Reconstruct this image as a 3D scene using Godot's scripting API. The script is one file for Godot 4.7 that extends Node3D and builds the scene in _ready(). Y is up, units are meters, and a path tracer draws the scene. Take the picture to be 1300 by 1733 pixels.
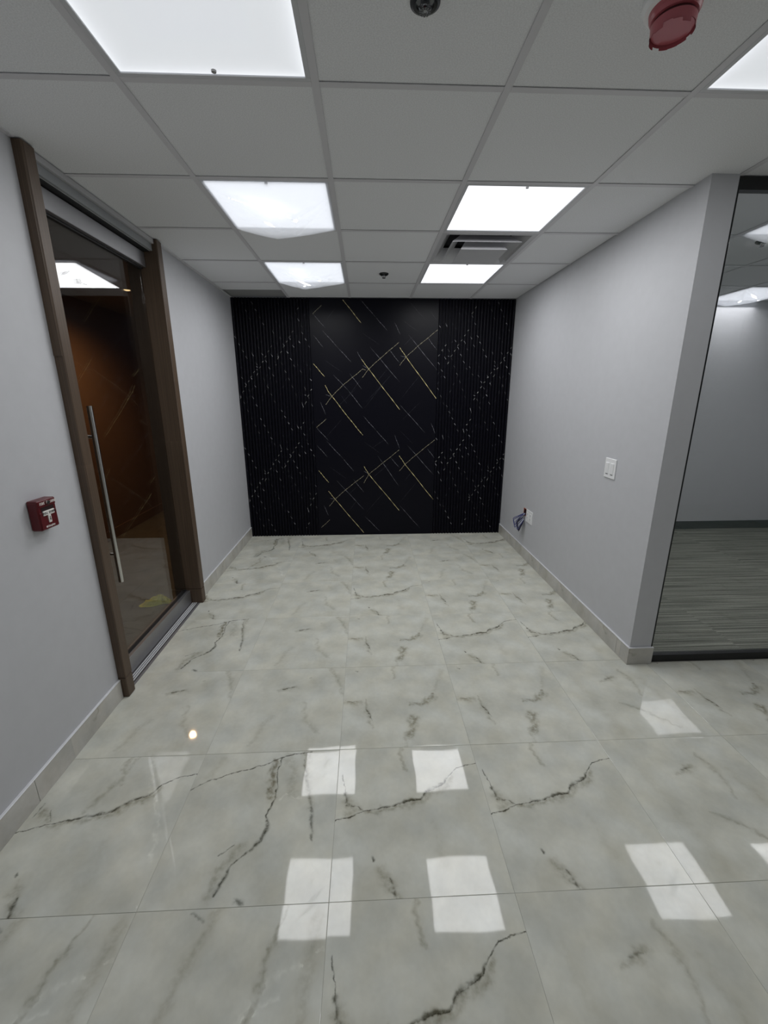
extends Node3D
# An office alcove: polished marble-look tiles, black feature wall, lay-in ceiling, glass door on the left, glass-fronted room on the right.
# x right, y up, z towards the viewer; metres. The alcove is measured from the ceiling grid (0.6096 m cells).

const T := 0.6096
const H := 2.4956          # ceiling
const XL := -1.1823        # left wall face
const XR := 1.6917         # alcove right wall face
const ZB := -0.5654        # face of the feature wall
const ZR := 1.9445         # end of the alcove's right wall
const XG := 1.8201         # edge of the glazed front
const XE := 5.08           # right end of the hall and of the glazed room
const ZF := 5.52           # wall behind the viewer
const PX := 0.6            # floor tile pitch
const PZ := 0.602

var M := {}
var used := {}
var rng := RandomNumberGenerator.new()


# ---------------------------------------------------------------- mesh building
class Mb:
	var v := PackedVector3Array()
	var n := PackedVector3Array()
	var uv := PackedVector2Array()

	func planar(p: Vector3, nn: Vector3) -> Vector2:
		var a := nn.abs()
		if a.x >= a.y and a.x >= a.z:
			return Vector2(p.z, -p.y)
		if a.y >= a.z:
			return Vector2(p.x, p.z)
		return Vector2(p.x, -p.y)

	func tri(a: Vector3, b: Vector3, c: Vector3, na: Vector3, nb: Vector3, nc: Vector3, ta: Vector2, tb: Vector2, tc: Vector2) -> void:
		var g := (b - a).cross(c - a)
		if g.dot(na + nb + nc) > 0.0:      # front faces run clockwise
			v.append_array([a, c, b]); n.append_array([na, nc, nb]); uv.append_array([ta, tc, tb])
		else:
			v.append_array([a, b, c]); n.append_array([na, nb, nc]); uv.append_array([ta, tb, tc])

	func flat(a: Vector3, b: Vector3, c: Vector3, out: Vector3) -> void:
		var nn := (b - a).cross(c - a).normalized()
		if nn.dot(out) < 0.0:
			nn = -nn
		tri(a, b, c, nn, nn, nn, planar(a, nn), planar(b, nn), planar(c, nn))

	func quad(a: Vector3, b: Vector3, c: Vector3, d: Vector3, out: Vector3) -> void:
		flat(a, b, c, out); flat(a, c, d, out)

	func box(lo: Vector3, hi: Vector3, bevel := 0.0) -> Mb:
		var c := (lo + hi) * 0.5
		var h := (hi - lo) * 0.5
		var e := minf(bevel, minf(h.x, minf(h.y, h.z)) * 0.95)
		for ax in 3:
			for s in [-1.0, 1.0]:
				var b1 := (ax + 1) % 3
				var b2 := (ax + 2) % 3
				var q := []
				for k in [[-1.0, -1.0], [1.0, -1.0], [1.0, 1.0], [-1.0, 1.0]]:
					var p := Vector3.ZERO
					p[ax] = s * h[ax]; p[b1] = k[0] * (h[b1] - e); p[b2] = k[1] * (h[b2] - e)
					q.append(c + p)
				var o := Vector3.ZERO
				o[ax] = s
				quad(q[0], q[1], q[2], q[3], o)
		if e <= 0.0:
			return self
		for ax in 3:
			var b1 := (ax + 1) % 3
			var b2 := (ax + 2) % 3
			for s in [-1.0, 1.0]:
				for t in [-1.0, 1.0]:
					var q := []
					for k in [[-1.0, 0], [1.0, 0], [1.0, 1], [-1.0, 1]]:
						var p := Vector3.ZERO
						p[ax] = k[0] * (h[ax] - e)
						p[b1] = s * (h[b1] - (e if k[1] == 1 else 0.0))
						p[b2] = t * (h[b2] - (0.0 if k[1] == 1 else e))
						q.append(c + p)
					var o := Vector3.ZERO
					o[b1] = s; o[b2] = t
					quad(q[0], q[1], q[2], q[3], o)
		for sx in [-1.0, 1.0]:
			for sy in [-1.0, 1.0]:
				for sz in [-1.0, 1.0]:
					flat(c + Vector3(sx * h.x, sy * (h.y - e), sz * (h.z - e)), c + Vector3(sx * (h.x - e), sy * h.y, sz * (h.z - e)), c + Vector3(sx * (h.x - e), sy * (h.y - e), sz * h.z), Vector3(sx, sy, sz))
		return self

	# rings of (radius, height) round the y axis
	func lathe(prof: Array, at := Vector3.ZERO, seg := 32) -> Mb:
		for k in prof.size() - 1:
			var p: Vector2 = prof[k]
			var q: Vector2 = prof[k + 1]
			var d := q - p
			var nn2 := Vector2(d.y, -d.x).normalized()
			for i in seg:
				var a := TAU * i / seg
				var b := TAU * (i + 1) / seg
				var da := Vector3(cos(a), 0, sin(a))
				var db := Vector3(cos(b), 0, sin(b))
				var na := da * nn2.x + Vector3.UP * nn2.y
				var nb := db * nn2.x + Vector3.UP * nn2.y
				var p1 := at + da * p.x + Vector3.UP * p.y
				var p2 := at + db * p.x + Vector3.UP * p.y
				var q1 := at + da * q.x + Vector3.UP * q.y
				var q2 := at + db * q.x + Vector3.UP * q.y
				tri(p1, p2, q2, na, nb, nb, planar(p1, na), planar(p2, nb), planar(q2, nb))
				tri(p1, q2, q1, na, nb, na, planar(p1, na), planar(q2, nb), planar(q1, na))
		return self

	func tube(pts: Array, r: float, seg := 10, capped := true) -> Mb:
		var side := Vector3.UP
		var rings := []
		for k in pts.size():
			var t: Vector3 = (pts[mini(k + 1, pts.size() - 1)] - pts[maxi(k - 1, 0)]).normalized()
			if k == 0:
				side = t.cross(Vector3.UP if absf(t.y) < 0.9 else Vector3.RIGHT).normalized()
			side = (side - t * side.dot(t)).normalized()
			var up := t.cross(side)
			var ring := []
			for i in seg:
				var a := TAU * i / seg
				ring.append(side * cos(a) + up * sin(a))
			rings.append(ring)
		for k in pts.size() - 1:
			for i in seg:
				var j := (i + 1) % seg
				var a: Vector3 = rings[k][i]
				var b: Vector3 = rings[k][j]
				var c: Vector3 = rings[k + 1][j]
				var d: Vector3 = rings[k + 1][i]
				var z := Vector2.ZERO
				tri(pts[k] + a * r, pts[k] + b * r, pts[k + 1] + c * r, a, b, c, z, z, z)
				tri(pts[k] + a * r, pts[k + 1] + c * r, pts[k + 1] + d * r, a, c, d, z, z, z)
		if capped:
			for e in [0, pts.size() - 1]:
				var o: Vector3 = (pts[0] - pts[1]) if e == 0 else (pts[-1] - pts[-2])
				for i in seg:
					flat(pts[e], pts[e] + rings[e][i] * r, pts[e] + rings[e][(i + 1) % seg] * r, o)
		return self

	func done() -> ArrayMesh:
		var arr := []
		arr.resize(Mesh.ARRAY_MAX)
		arr[Mesh.ARRAY_VERTEX] = v
		arr[Mesh.ARRAY_NORMAL] = n
		arr[Mesh.ARRAY_TEX_UV] = uv
		var m := ArrayMesh.new()
		m.add_surface_from_arrays(Mesh.PRIMITIVE_TRIANGLES, arr)
		return m


func numbered(called: String) -> String:
	var k: int = used.get(called, 0)
	used[called] = k + 1
	return called if k == 0 else "%s_%03d" % [called, k]

func obj(called: String, shape: Variant, m: Material, parent: Node3D = null, label := "") -> MeshInstance3D:
	var o := MeshInstance3D.new()
	o.mesh = shape.done() if shape is Mb else shape
	o.material_override = m
	o.cast_shadow = GeometryInstance3D.SHADOW_CASTING_SETTING_ON
	if parent == null:
		o.name = numbered(called); add_child(o)
	else:
		o.name = part_name(called, parent); parent.add_child(o, true)
	if label:
		o.set_meta("label", label)
	return o

func part_name(called: String, parent: Node3D) -> String:
	if not parent.has_node(called):
		return called
	var k := 1
	while parent.has_node("%s_%03d" % [called, k]):
		k += 1
	return "%s_%03d" % [called, k]

func thing(called: String, label: String, category: String, at := Vector3.ZERO, group := "") -> Node3D:
	var o := Node3D.new()
	o.name = numbered(called); add_child(o); o.position = at
	o.set_meta("label", label); o.set_meta("category", category)
	if group:
		o.set_meta("group", group)
	return o

func setting(called: String, label: String, category: String) -> Node3D:
	var o := thing(called, label, category)
	o.set_meta("kind", "structure")
	return o

func bx(a: float, b: float, c: float, d: float, e: float, f: float, bevel := 0.0) -> Mb:   # x0, x1, y0, y1, z0, z1
	return Mb.new().box(Vector3(a, c, e), Vector3(b, d, f), bevel)


# ---------------------------------------------------------------- materials and computed textures
func mat(called: String, color: Color, rough := 0.6, metal := 0.0) -> StandardMaterial3D:
	var m := StandardMaterial3D.new()
	m.resource_name = called; m.albedo_color = color; m.roughness = rough; m.metallic = metal
	M[called] = m
	return m

func noise(freq: float, sd: int, oct := 4) -> FastNoiseLite:
	var f := FastNoiseLite.new()
	f.seed = sd; f.frequency = freq; f.fractal_octaves = oct
	f.noise_type = FastNoiseLite.TYPE_SIMPLEX_SMOOTH
	return f

# grey grain between lo and hi; w by h samples stretched to ww by hh
func grain(w: int, h: int, ww: int, hh: int, freq: float, sd: int, lo: float, hi: float, oct := 4) -> Image:
	var im := noise(freq, sd, oct).get_image(w, h)
	im.convert(Image.FORMAT_L8)
	var b := im.get_data()
	for i in b.size():
		b[i] = int(255.0 * (lo + (hi - lo) * b[i] / 255.0))
	im = Image.create_from_data(w, h, false, Image.FORMAT_L8, b)
	if ww != w or hh != h:
		im.resize(ww, hh, Image.INTERPOLATE_CUBIC)
	im.convert(Image.FORMAT_RGB8)
	return im

# stronger contrast between the yarn colours
func stripes(im: Image) -> Image:
	var b := im.get_data()
	for i in b.size():
		var v := clampf((b[i] / 255.0 - 0.5) * 2.0 + 0.5, 0.0, 1.0)
		b[i] = int(255.0 * (0.42 + 0.58 * v))
	return Image.create_from_data(im.get_width(), im.get_height(), false, Image.FORMAT_RGB8, b)

func tex(im: Image) -> ImageTexture:
	return ImageTexture.create_from_image(im)

# soft stroke through points given as u, v, u, v ... into a field of darkness
func stroke(d: PackedFloat32Array, s: int, pts: Array, r: float, power: float, taper := false) -> void:
	var last := pts.size() / 2 - 1
	for k in last:
		var a := Vector2(pts[2 * k], pts[2 * k + 1]) * s
		var b := Vector2(pts[2 * k + 2], pts[2 * k + 3]) * s
		var steps := maxi(1, int(a.distance_to(b) / maxf(0.7, r * 0.4)))
		for i in steps + 1:
			var c := a.lerp(b, float(i) / steps)
			var rr := r
			if taper:
				rr = r * (0.45 + 0.55 * sin(PI * clampf((k + float(i) / steps) / last, 0.0, 1.0)))
			var reach := int(ceil(rr * 2.0))
			for y in range(maxi(0, int(c.y) - reach), mini(s, int(c.y) + reach + 1)):
				for x in range(maxi(0, int(c.x) - reach), mini(s, int(c.x) + reach + 1)):
					var q := Vector2(x + 0.5, y + 0.5).distance_squared_to(c) / (rr * rr)
					if q < 4.0:
						var g := power * exp(-q * 1.4)
						var at := y * s + x
						if absf(g) > absf(d[at]):
							d[at] = g

# one printed face of the marble-look porcelain
func marble(which: String, sd: int) -> ImageTexture:
	var s := 448
	var d := PackedFloat32Array(); d.resize(s * s)      # veins
	var w := PackedFloat32Array(); w.resize(s * s)      # soft smudges
	match which:
		"vein", "corner":
			var main := [-0.02, 0.56, 0.08, 0.54, 0.14, 0.515, 0.18, 0.5, 0.31, 0.48, 0.42, 0.46, 0.56, 0.43, 0.6, 0.385, 0.67, 0.35, 0.74, 0.32, 0.775, 0.26, 0.85, 0.2, 0.92, 0.18, 1.01, 0.17]
			stroke(d, s, main, 1.7, 0.85)
			stroke(d, s, [0.31, 0.475, 0.42, 0.455, 0.56, 0.425, 0.605, 0.38, 0.67, 0.345, 0.74, 0.315, 0.775, 0.255], 5.0, 0.6, true)
			stroke(w, s, [0.2, 0.515, 0.42, 0.475, 0.58, 0.44, 0.63, 0.39, 0.76, 0.33, 0.8, 0.26], 14.0, 0.4, true)
			stroke(w, s, [0.46, 0.0, 0.46, 0.1, 0.5, 0.22], 11.0, 0.3, true)
			stroke(d, s, [0.23, 0.785, 0.24, 0.795], 3.0, 0.7)
			stroke(d, s, [0.33, 0.9, 0.345, 0.96, 0.355, 1.0], 6.0, 0.6, true)
			stroke(w, s, [0.28, 0.85, 0.34, 0.95, 0.37, 1.0], 16.0, 0.35)
			stroke(w, s, [0.62, 0.6, 0.66, 0.85], 18.0, 0.1)
			if which == "vein":
				stroke(d, s, [0.03, 0.22, 0.045, 0.3, 0.06, 0.37, 0.07, 0.45, 0.14, 0.465, 0.18, 0.5], 1.6, 0.7)
				stroke(d, s, [0.06, 0.37, 0.07, 0.44, 0.1, 0.455], 5.0, 0.5)
				stroke(w, s, [0.07, 0.42, 0.14, 0.48, 0.08, 0.52], 14.0, 0.3)
			else:
				stroke(d, s, [0.08, 0.35, 0.065, 0.45], 2.0, 0.5)
				stroke(d, s, [0.2, 0.475, 0.15, 0.4], 3.0, 0.4, true)
				stroke(w, s, [0.1, 0.42, 0.17, 0.46], 14.0, 0.45)
				stroke(w, s, [0.5, 0.0, 0.48, 0.19, 0.41, 0.36, 0.36, 0.44], 13.0, 0.28, true)
				stroke(w, s, [0.62, 0.02, 0.72, 0.26, 0.88, 0.5, 0.95, 0.75], 5.0, -0.13)
		"branch":
			stroke(d, s, [-0.01, 0.31, 0.04, 0.26, 0.09, 0.23, 0.27, 0.17, 0.47, 0.11, 0.58, 0.05, 0.67, 0.03, 0.79, 0.015], 2.0, 0.8)
			stroke(d, s, [0.58, 0.05, 0.565, 0.17, 0.585, 0.3, 0.585, 0.4, 0.56, 0.5, 0.585, 0.58, 0.56, 0.66, 0.49, 0.73, 0.42, 0.79, 0.4, 0.88, 0.38, 0.95], 2.4, 0.75)
			stroke(d, s, [0.56, 0.5, 0.585, 0.58, 0.55, 0.67, 0.48, 0.74], 6.0, 0.6, true)
			stroke(d, s, [0.42, 0.8, 0.4, 0.88, 0.38, 0.95], 5.0, 0.6, true)
			stroke(d, s, [0.41, 0.68, 0.38, 0.7, 0.33, 0.735], 1.6, 0.6)
			stroke(w, s, [0.54, 0.08, 0.53, 0.2, 0.56, 0.38], 12.0, 0.7)
			stroke(w, s, [0.62, 0.06, 0.68, 0.18, 0.7, 0.34], 22.0, 0.22)
			stroke(w, s, [0.45, 0.7, 0.36, 0.82, 0.36, 0.95], 15.0, 0.3)
			stroke(d, s, [0.74, 0.08, 0.8, 0.3, 0.85, 0.49], 6.0, 0.3, true)
			stroke(d, s, [0.84, 0.45, 0.87, 0.67], 6.0, 0.5, true)
			stroke(d, s, [0.5, 0.97, 0.54, 0.98], 6.0, 0.5)
			stroke(w, s, [0.75, 0.02, 0.79, 0.25, 0.84, 0.45], 12.0, 0.3)
			stroke(w, s, [0.62, 0.4, 0.66, 0.36, 0.75, 0.38], 4.0, -0.13)
			stroke(w, s, [0.15, 0.05, 0.1, 0.2], 18.0, 0.15)
		"blot":
			stroke(w, s, [0.6, 0.7, 0.55, 0.88], 20.0, 0.6)
			stroke(w, s, [0.58, 0.54, 0.69, 0.53, 0.79, 0.47, 0.82, 0.4], 13.0, 0.52, true)
			stroke(w, s, [0.52, 0.92, 0.5, 1.0], 9.0, 0.25)
			stroke(w, s, [0.83, 0.36, 0.9, 0.2, 0.93, 0.08], 12.0, 0.14)
			stroke(w, s, [0.02, 0.5, 0.14, 0.5], 15.0, 0.35)
			stroke(d, s, [0.03, 0.48, 0.12, 0.485], 3.0, 0.35, true)
			stroke(d, s, [0.2, 0.58, 0.22, 0.63, 0.25, 0.72], 4.0, 0.55, true)
			stroke(w, s, [0.2, 0.45, 0.21, 0.6, 0.24, 0.78], 10.0, 0.3, true)
			stroke(w, s, [0.46, 0.0, 0.48, 0.18], 9.0, 0.22)
			stroke(d, s, [0.1, 0.06, 0.12, 0.065], 2.5, 0.45)
		"speck":
			stroke(d, s, [0.44, 0.295, 0.54, 0.27], 4.0, 0.5, true)
			stroke(w, s, [0.4, 0.31, 0.55, 0.27], 11.0, 0.35)
			stroke(d, s, [0.66, 0.145, 0.68, 0.14], 2.0, 0.7)
			stroke(w, s, [0.66, 0.48, 0.68, 0.66, 0.75, 0.75, 0.82, 0.84], 12.0, 0.2, true)
			stroke(w, s, [0.85, 0.0, 0.95, 0.2, 1.0, 0.4], 11.0, 0.22)
			stroke(w, s, [0.3, 0.95, 0.36, 0.7, 0.42, 0.62], 13.0, 0.16, true)
			stroke(w, s, [0.72, 0.2, 0.8, 0.3], 26.0, 0.1)
		"drift":
			stroke(w, s, [0.42, 0.0, 0.3, 0.4, 0.1, 0.95], 16.0, 0.22)
			stroke(w, s, [0.78, 0.0, 0.7, 0.35, 0.55, 1.0], 9.0, 0.32, true)
			stroke(w, s, [0.95, 0.05, 0.9, 0.5, 0.85, 1.0], 20.0, 0.2)
			stroke(w, s, [0.05, 0.9, 0.4, 0.55, 0.8, 0.35], 6.0, -0.13)
			stroke(w, s, [0.55, 0.5, 0.75, 0.3, 0.98, 0.2], 7.0, -0.1)
			stroke(d, s, [0.02, 0.98, 0.08, 0.88], 7.0, 0.45, true)
			stroke(d, s, [0.3, 0.02, 0.36, 0.06], 4.0, 0.3)
		"veil":
			stroke(w, s, [0.66, 0.16, 0.7, 0.3, 0.66, 0.5], 14.0, 0.25, true)
			stroke(w, s, [0.4, 0.6, 0.54, 0.68, 0.75, 0.9], 9.0, 0.26, true)
			stroke(d, s, [0.44, 0.285, 0.53, 0.28], 4.0, 0.35, true)
			stroke(w, s, [0.4, 0.31, 0.56, 0.27], 10.0, 0.3)
			stroke(w, s, [0.15, 0.2, 0.25, 0.9], 26.0, 0.1)
			stroke(w, s, [0.8, 0.3, 0.86, 0.8], 18.0, 0.12)
	var warp := noise(0.02, sd, 4)
	var cloud := noise(0.006, sd + 7, 5)
	var fine := noise(0.05, sd + 13, 3)
	var bytes := PackedByteArray(); bytes.resize(s * s * 3)
	for y in s:
		for x in s:
			var f := fine.get_noise_2d(x, y)
			var wx := warp.get_noise_2d(x, y) * 9.0
			var wy := warp.get_noise_2d(x + 900, y) * 9.0
			var qx := clampi(int(x + wx * 0.6 + f * 2.0), 0, s - 1)
			var qy := clampi(int(y + wy * 0.6 - f * 2.0), 0, s - 1)
			var v := d[qy * s + qx] * clampf(0.72 + 0.9 * f + 0.05 * wx, 0.25, 1.15)
			var m := w[clampi(int(y + wy * 1.6), 0, s - 1) * s + clampi(int(x + wx * 1.6), 0, s - 1)] * (0.75 + 0.8 * f + 0.03 * wx)
			var c := cloud.get_noise_2d(x, y)
			var l := 0.852 + 0.075 * c + 0.012 * f - 0.42 * m
			l *= 1.0 - clampf(v, 0.0, 0.9) * 0.72
			var warm := 0.014 * cloud.get_noise_2d(x + 3000, y) + 0.03 * clampf(m, 0.0, 1.0)
			var at := 3 * (y * s + x)
			bytes[at] = int(clampf(l + warm + 0.002, 0.0, 1.0) * 255.0)
			bytes[at + 1] = int(clampf(l + 0.004 + warm * 0.3, 0.0, 1.0) * 255.0)
			bytes[at + 2] = int(clampf(l - 0.034 - warm, 0.0, 1.0) * 255.0)
	return tex(Image.create_from_data(s, s, false, Image.FORMAT_RGB8, bytes))

# straight pale and gold lines printed on the black boards; segments in thousandths of the sheet
func scratch(im: Image, segs: Array, color: Color, width: float, power: float, ends: bool) -> void:
	var w := im.get_width()
	var h := im.get_height()
	for k in segs.size() / 4:
		var a := Vector2(segs[4 * k] * w, segs[4 * k + 1] * h) / 1000.0
		var b := Vector2(segs[4 * k + 2] * w, segs[4 * k + 3] * h) / 1000.0
		var len := a.distance_to(b)
		var along := (b - a) / maxf(len, 0.001)
		var across := Vector2(-along.y, along.x)
		for i in int(len * 1.5):
			var t := i / (len * 1.5)
			var ww := width * (0.75 + 0.25 * sin(t * 23.0 + k))
			var pw := power * (1.0 - (0.65 * pow(absf(2.0 * t - 1.0), 3.0) if ends else 0.0)) * (0.85 + 0.15 * sin(t * 41.0 + 2.0 * k))
			var j := -ww - 1.0
			while j <= ww + 1.0:
				var p := a + along * (t * len) + across * (j + 0.8 * sin(t * 9.0 + k))
				var cover := clampf(ww * 0.5 + 0.6 - absf(j), 0.0, 1.0) * pw
				if cover > 0.01 and p.x >= 0 and p.y >= 0 and p.x < w and p.y < h:
					var o := im.get_pixelv(Vector2i(p))
					im.set_pixelv(Vector2i(p), Color(maxf(o.r, color.r * cover), maxf(o.g, color.g * cover), maxf(o.b, color.b * cover)))
				j += 0.5

func board_print(with_gold: bool) -> ImageTexture:
	var im := Image.create(1024, 1950, false, Image.FORMAT_RGB8)
	im.fill(Color(0.044, 0.047, 0.082))
	var gold := [101, 335, 123, 359, 123, 359, 273, 463, 273, 463, 396, 544, 396, 232, 451, 270, 451, 270, 702, 436, 698, 185, 751, 223, 751, 223, 1002, 391, 260, 6, 397, 92, 15, 249, 98, 300, 96, 792, 154, 833, 154, 833, 392, 991, 402, 681, 444, 718, 444, 718, 704, 886, 701, 635, 753, 675, 753, 675, 1002, 838, 20, 698, 99, 752]
	var cross := [100, 414, 154, 378, 154, 378, 242, 335, 242, 335, 299, 312, 299, 312, 404, 270, 404, 270, 427, 274, 399, 305, 451, 270, 451, 270, 545, 227, 545, 227, 694, 164, 699, 255, 751, 221, 751, 221, 844, 179, 844, 179, 998, 116, 97, 863, 154, 827, 154, 827, 247, 784, 247, 784, 401, 722, 399, 756, 444, 716, 444, 716, 551, 671, 551, 671, 700, 609, 702, 704, 753, 672, 753, 672, 844, 631, 844, 631, 1002, 564, 26, 58, 97, 26, 16, 510, 100, 474, 22, 963, 97, 927]
	var thin := [169, 293, 282, 354, 282, 354, 399, 432, 462, 182, 700, 323, 767, 136, 1008, 279, 394, 5, 510, 70, 510, 70, 602, 121, 95, 120, 213, 187, 213, 187, 315, 243, 24, 138, 99, 187, 26, 58, 118, 111, 402, 462, 504, 522, 504, 522, 611, 585, 702, 415, 915, 535, 300, 288, 396, 352, 656, 88, 703, 136, 611, 191, 698, 246, 916, 145, 994, 195, 360, 200, 405, 241, 57, 402, 97, 456, 169, 744, 400, 882, 405, 913, 538, 987, 704, 861, 889, 973, 96, 569, 225, 644, 225, 644, 318, 704, 16, 510, 112, 566, 14, 586, 98, 638, 521, 635, 702, 774, 769, 589, 999, 724, 631, 645, 702, 688, 310, 739, 398, 799, 660, 542, 704, 604, 938, 605, 1001, 647, 963, 493, 1001, 540, 51, 857, 88, 907, 98, 373, 154, 381, 401, 255, 451, 270, 704, 218, 751, 223, 104, 824, 154, 831, 401, 702, 444, 716]
	var faint := [408, 432, 602, 307, 707, 394, 876, 286, 94, 551, 234, 471, 429, 403, 658, 279, 198, 422, 354, 345, 718, 482, 871, 404, 416, 893, 581, 795, 714, 845, 854, 753, 460, 740, 621, 666, 221, 374, 276, 413, 99, 233, 244, 284, 399, 128, 546, 177, 405, 572, 542, 624, 699, 522, 818, 584, 105, 679, 260, 739, 711, 78, 841, 123, 764, 8, 895, 78, 930, 43, 996, 87, 129, 80, 204, 36, 463, 603, 582, 562, 743, 752, 822, 699, 256, 814, 339, 772, 277, 383, 394, 307, 506, 326, 602, 270, 731, 177, 805, 141, 273, 881, 336, 837]
	if with_gold:
		scratch(im, faint, Color(0.5, 0.5, 0.56), 1.8, 0.55, true)
		scratch(im, thin, Color(0.74, 0.74, 0.78), 2.4, 0.8, true)
		scratch(im, cross, Color(0.84, 0.81, 0.68), 2.8, 0.9, false)
		scratch(im, gold, Color(1.0, 0.94, 0.68), 3.6, 1.0, false)
	else:
		scratch(im, faint, Color(0.5, 0.5, 0.54), 2.2, 0.7, true)
		scratch(im, thin, Color(0.86, 0.86, 0.88), 3.0, 0.95, true)
		scratch(im, cross, Color(0.9, 0.9, 0.88), 3.2, 0.85, false)
		scratch(im, gold, Color(0.8, 0.8, 0.8), 2.6, 0.7, true)
	return tex(im)

# an edge-lit panel: a little brighter along its rim
func rim_glow() -> Image:
	var im := Image.create(96, 96, false, Image.FORMAT_RGB8)
	for y in 96:
		for x in 96:
			var e := mini(mini(x, 95 - x), mini(y, 95 - y)) / 96.0
			var g := 0.8 + 0.2 * exp(-e * 26.0)
			im.set_pixel(x, y, Color(g * 0.965, g * 0.98, g))
	return im

func materials() -> void:
	# walls, ceiling
	var m := mat("wall_paint", Color8(201, 202, 206), 0.55)
	m.albedo_texture = tex(grain(256, 256, 256, 256, 0.03, 3, 0.985, 1.0, 3)); m.uv1_triplanar = true; m.uv1_world_triplanar = true; m.uv1_scale = Vector3(1.3, 1.3, 1.3)
	m = mat("ceiling_board", Color8(246, 247, 250), 0.9)
	m.albedo_texture = tex(grain(512, 512, 512, 512, 0.22, 11, 0.9, 1.0, 3)); m.uv1_triplanar = true; m.uv1_world_triplanar = true; m.uv1_scale = Vector3(1.64, 1.64, 1.64)
	m = mat("ceiling_board_dark", Color8(150, 150, 150), 0.9)
	mat("grid_paint", Color8(214, 213, 217), 0.5)
	mat("white_steel", Color8(205, 206, 210), 0.4)
	mat("duct", Color8(40, 40, 44), 0.8)
	mat("diffuser_paint", Color8(196, 196, 200), 0.4)
	# floor
	for k in ["vein", "corner", "branch", "blot", "speck", "drift", "veil"]:
		m = mat("marble_" + k, Color8(241, 241, 239), 0.035)
		m.albedo_texture = marble(k, 21 + 5 * k.length()); m.texture_repeat = false
		m.metallic_specular = 0.44
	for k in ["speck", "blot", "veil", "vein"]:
		m = mat("dimmed_" + k, Color8(128, 124, 118), 0.3)  # same marble, darkened in its colour to stand for the unlit side room
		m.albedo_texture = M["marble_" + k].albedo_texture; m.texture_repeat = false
	mat("grout", Color8(176, 174, 168), 0.6)
	m = mat("stone_skirting", Color8(230, 227, 230), 0.12)
	m.albedo_texture = M["marble_veil"].albedo_texture
	m.uv1_scale = Vector3(1.6, 1.6, 1.0)
	mat("metal_edge", Color8(238, 239, 242), 0.3, 0.25)
	# feature wall
	m = mat("black_board", Color(1, 1, 1), 0.34)
	m.albedo_texture = board_print(true); m.metallic_specular = 0.26
	m = mat("fluted_board", Color(1, 1, 1), 0.4)
	m.albedo_texture = board_print(false); m.metallic_specular = 0.26
	# door
	m = mat("dark_wood", Color8(100, 82, 66), 0.5)
	m.albedo_texture = tex(grain(512, 16, 512, 512, 0.11, 31, 0.72, 1.0, 5)); m.uv1_scale = Vector3(4.0, 0.8, 1.0)
	mat("brushed_aluminium", Color8(164, 164, 167), 0.38, 0.85)
	mat("head_grey", Color8(140, 143, 145), 0.45)
	mat("angle_grey", Color8(178, 178, 180), 0.5)
	mat("sill_grey", Color8(112, 111, 114), 0.4)
	mat("dark_gap", Color8(22, 22, 24), 0.7)
	mat("steel_bar", Color8(205, 204, 200), 0.2, 1.0)
	m = mat("tinted_glass", Color(0.045, 0.04, 0.034, 0.22), 0.0)
	m.transparency = BaseMaterial3D.TRANSPARENCY_ALPHA
	m = mat("clear_glass", Color(0.22, 0.36, 0.3, 0.1), 0.0)
	m.transparency = BaseMaterial3D.TRANSPARENCY_ALPHA
	mat("black_frame", Color8(16, 18, 20), 0.4)
	# rooms beyond the glass
	m = mat("brown_cladding", Color8(116, 90, 70), 0.55)
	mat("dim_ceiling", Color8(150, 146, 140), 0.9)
	m = mat("carpet", Color8(170, 172, 160), 0.95)
	var st := stripes(grain(6, 2048, 256, 2048, 0.17, 41, 0.0, 1.0, 4))
	var sp := grain(256, 2048, 256, 2048, 0.4, 43, 0.0, 1.0, 2)
	st.convert(Image.FORMAT_RGBA8); sp.convert(Image.FORMAT_RGBA8)
	var pb := sp.get_data()
	for i in pb.size() / 4:
		pb[4 * i + 3] = 40
	sp = Image.create_from_data(256, 2048, false, Image.FORMAT_RGBA8, pb)
	st.blend_rect(sp, Rect2i(0, 0, 256, 2048), Vector2i.ZERO)
	st.convert(Image.FORMAT_RGB8)
	m.albedo_texture = tex(st); m.uv1_scale = Vector3(0.8, 0.32, 1.0)
	mat("rubber_base", Color8(56, 60, 64), 0.5)
	# fittings
	m = mat("lamp_face", Color8(235, 237, 242), 0.5)
	m.emission_enabled = true; m.emission = Color.BLACK; m.emission_energy_multiplier = 0.95
	m.emission_texture = tex(rim_glow()); m.uv1_scale = Vector3(1.731, 1.731, 1.0); m.uv1_offset = Vector3(0.5, 0.5, 0.0)
	m = mat("lamp_face_filmed", Color8(235, 237, 242), 0.5)
	m.emission_enabled = true; m.emission = Color(0.97, 0.98, 1.0); m.emission_energy_multiplier = 0.98
	m = mat("lamp_face_bright", Color8(235, 237, 242), 0.5)
	m.emission_enabled = true; m.emission = Color(0.97, 0.98, 1.0); m.emission_energy_multiplier = 1.15
	m = mat("film", Color(0.93, 0.95, 0.98, 0.7), 0.4)
	m.transparency = BaseMaterial3D.TRANSPARENCY_ALPHA; m.backlight_enabled = true; m.backlight = Color(1.0, 1.0, 1.0)
	mat("clip", Color8(150, 150, 150), 0.5)
	mat("sprinkler_metal", Color8(150, 152, 156), 0.25, 0.8)
	mat("sprinkler_ring", Color8(26, 28, 32), 0.35)
	mat("white_plastic", Color8(240, 241, 242), 0.35)
	mat("grey_mark", Color8(90, 92, 96), 0.5)
	m = mat("red_cover", Color8(178, 92, 101), 0.3)
	mat("dark_red", Color8(70, 10, 16), 0.4)
	mat("alarm_red", Color8(88, 10, 20), 0.35)
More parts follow.
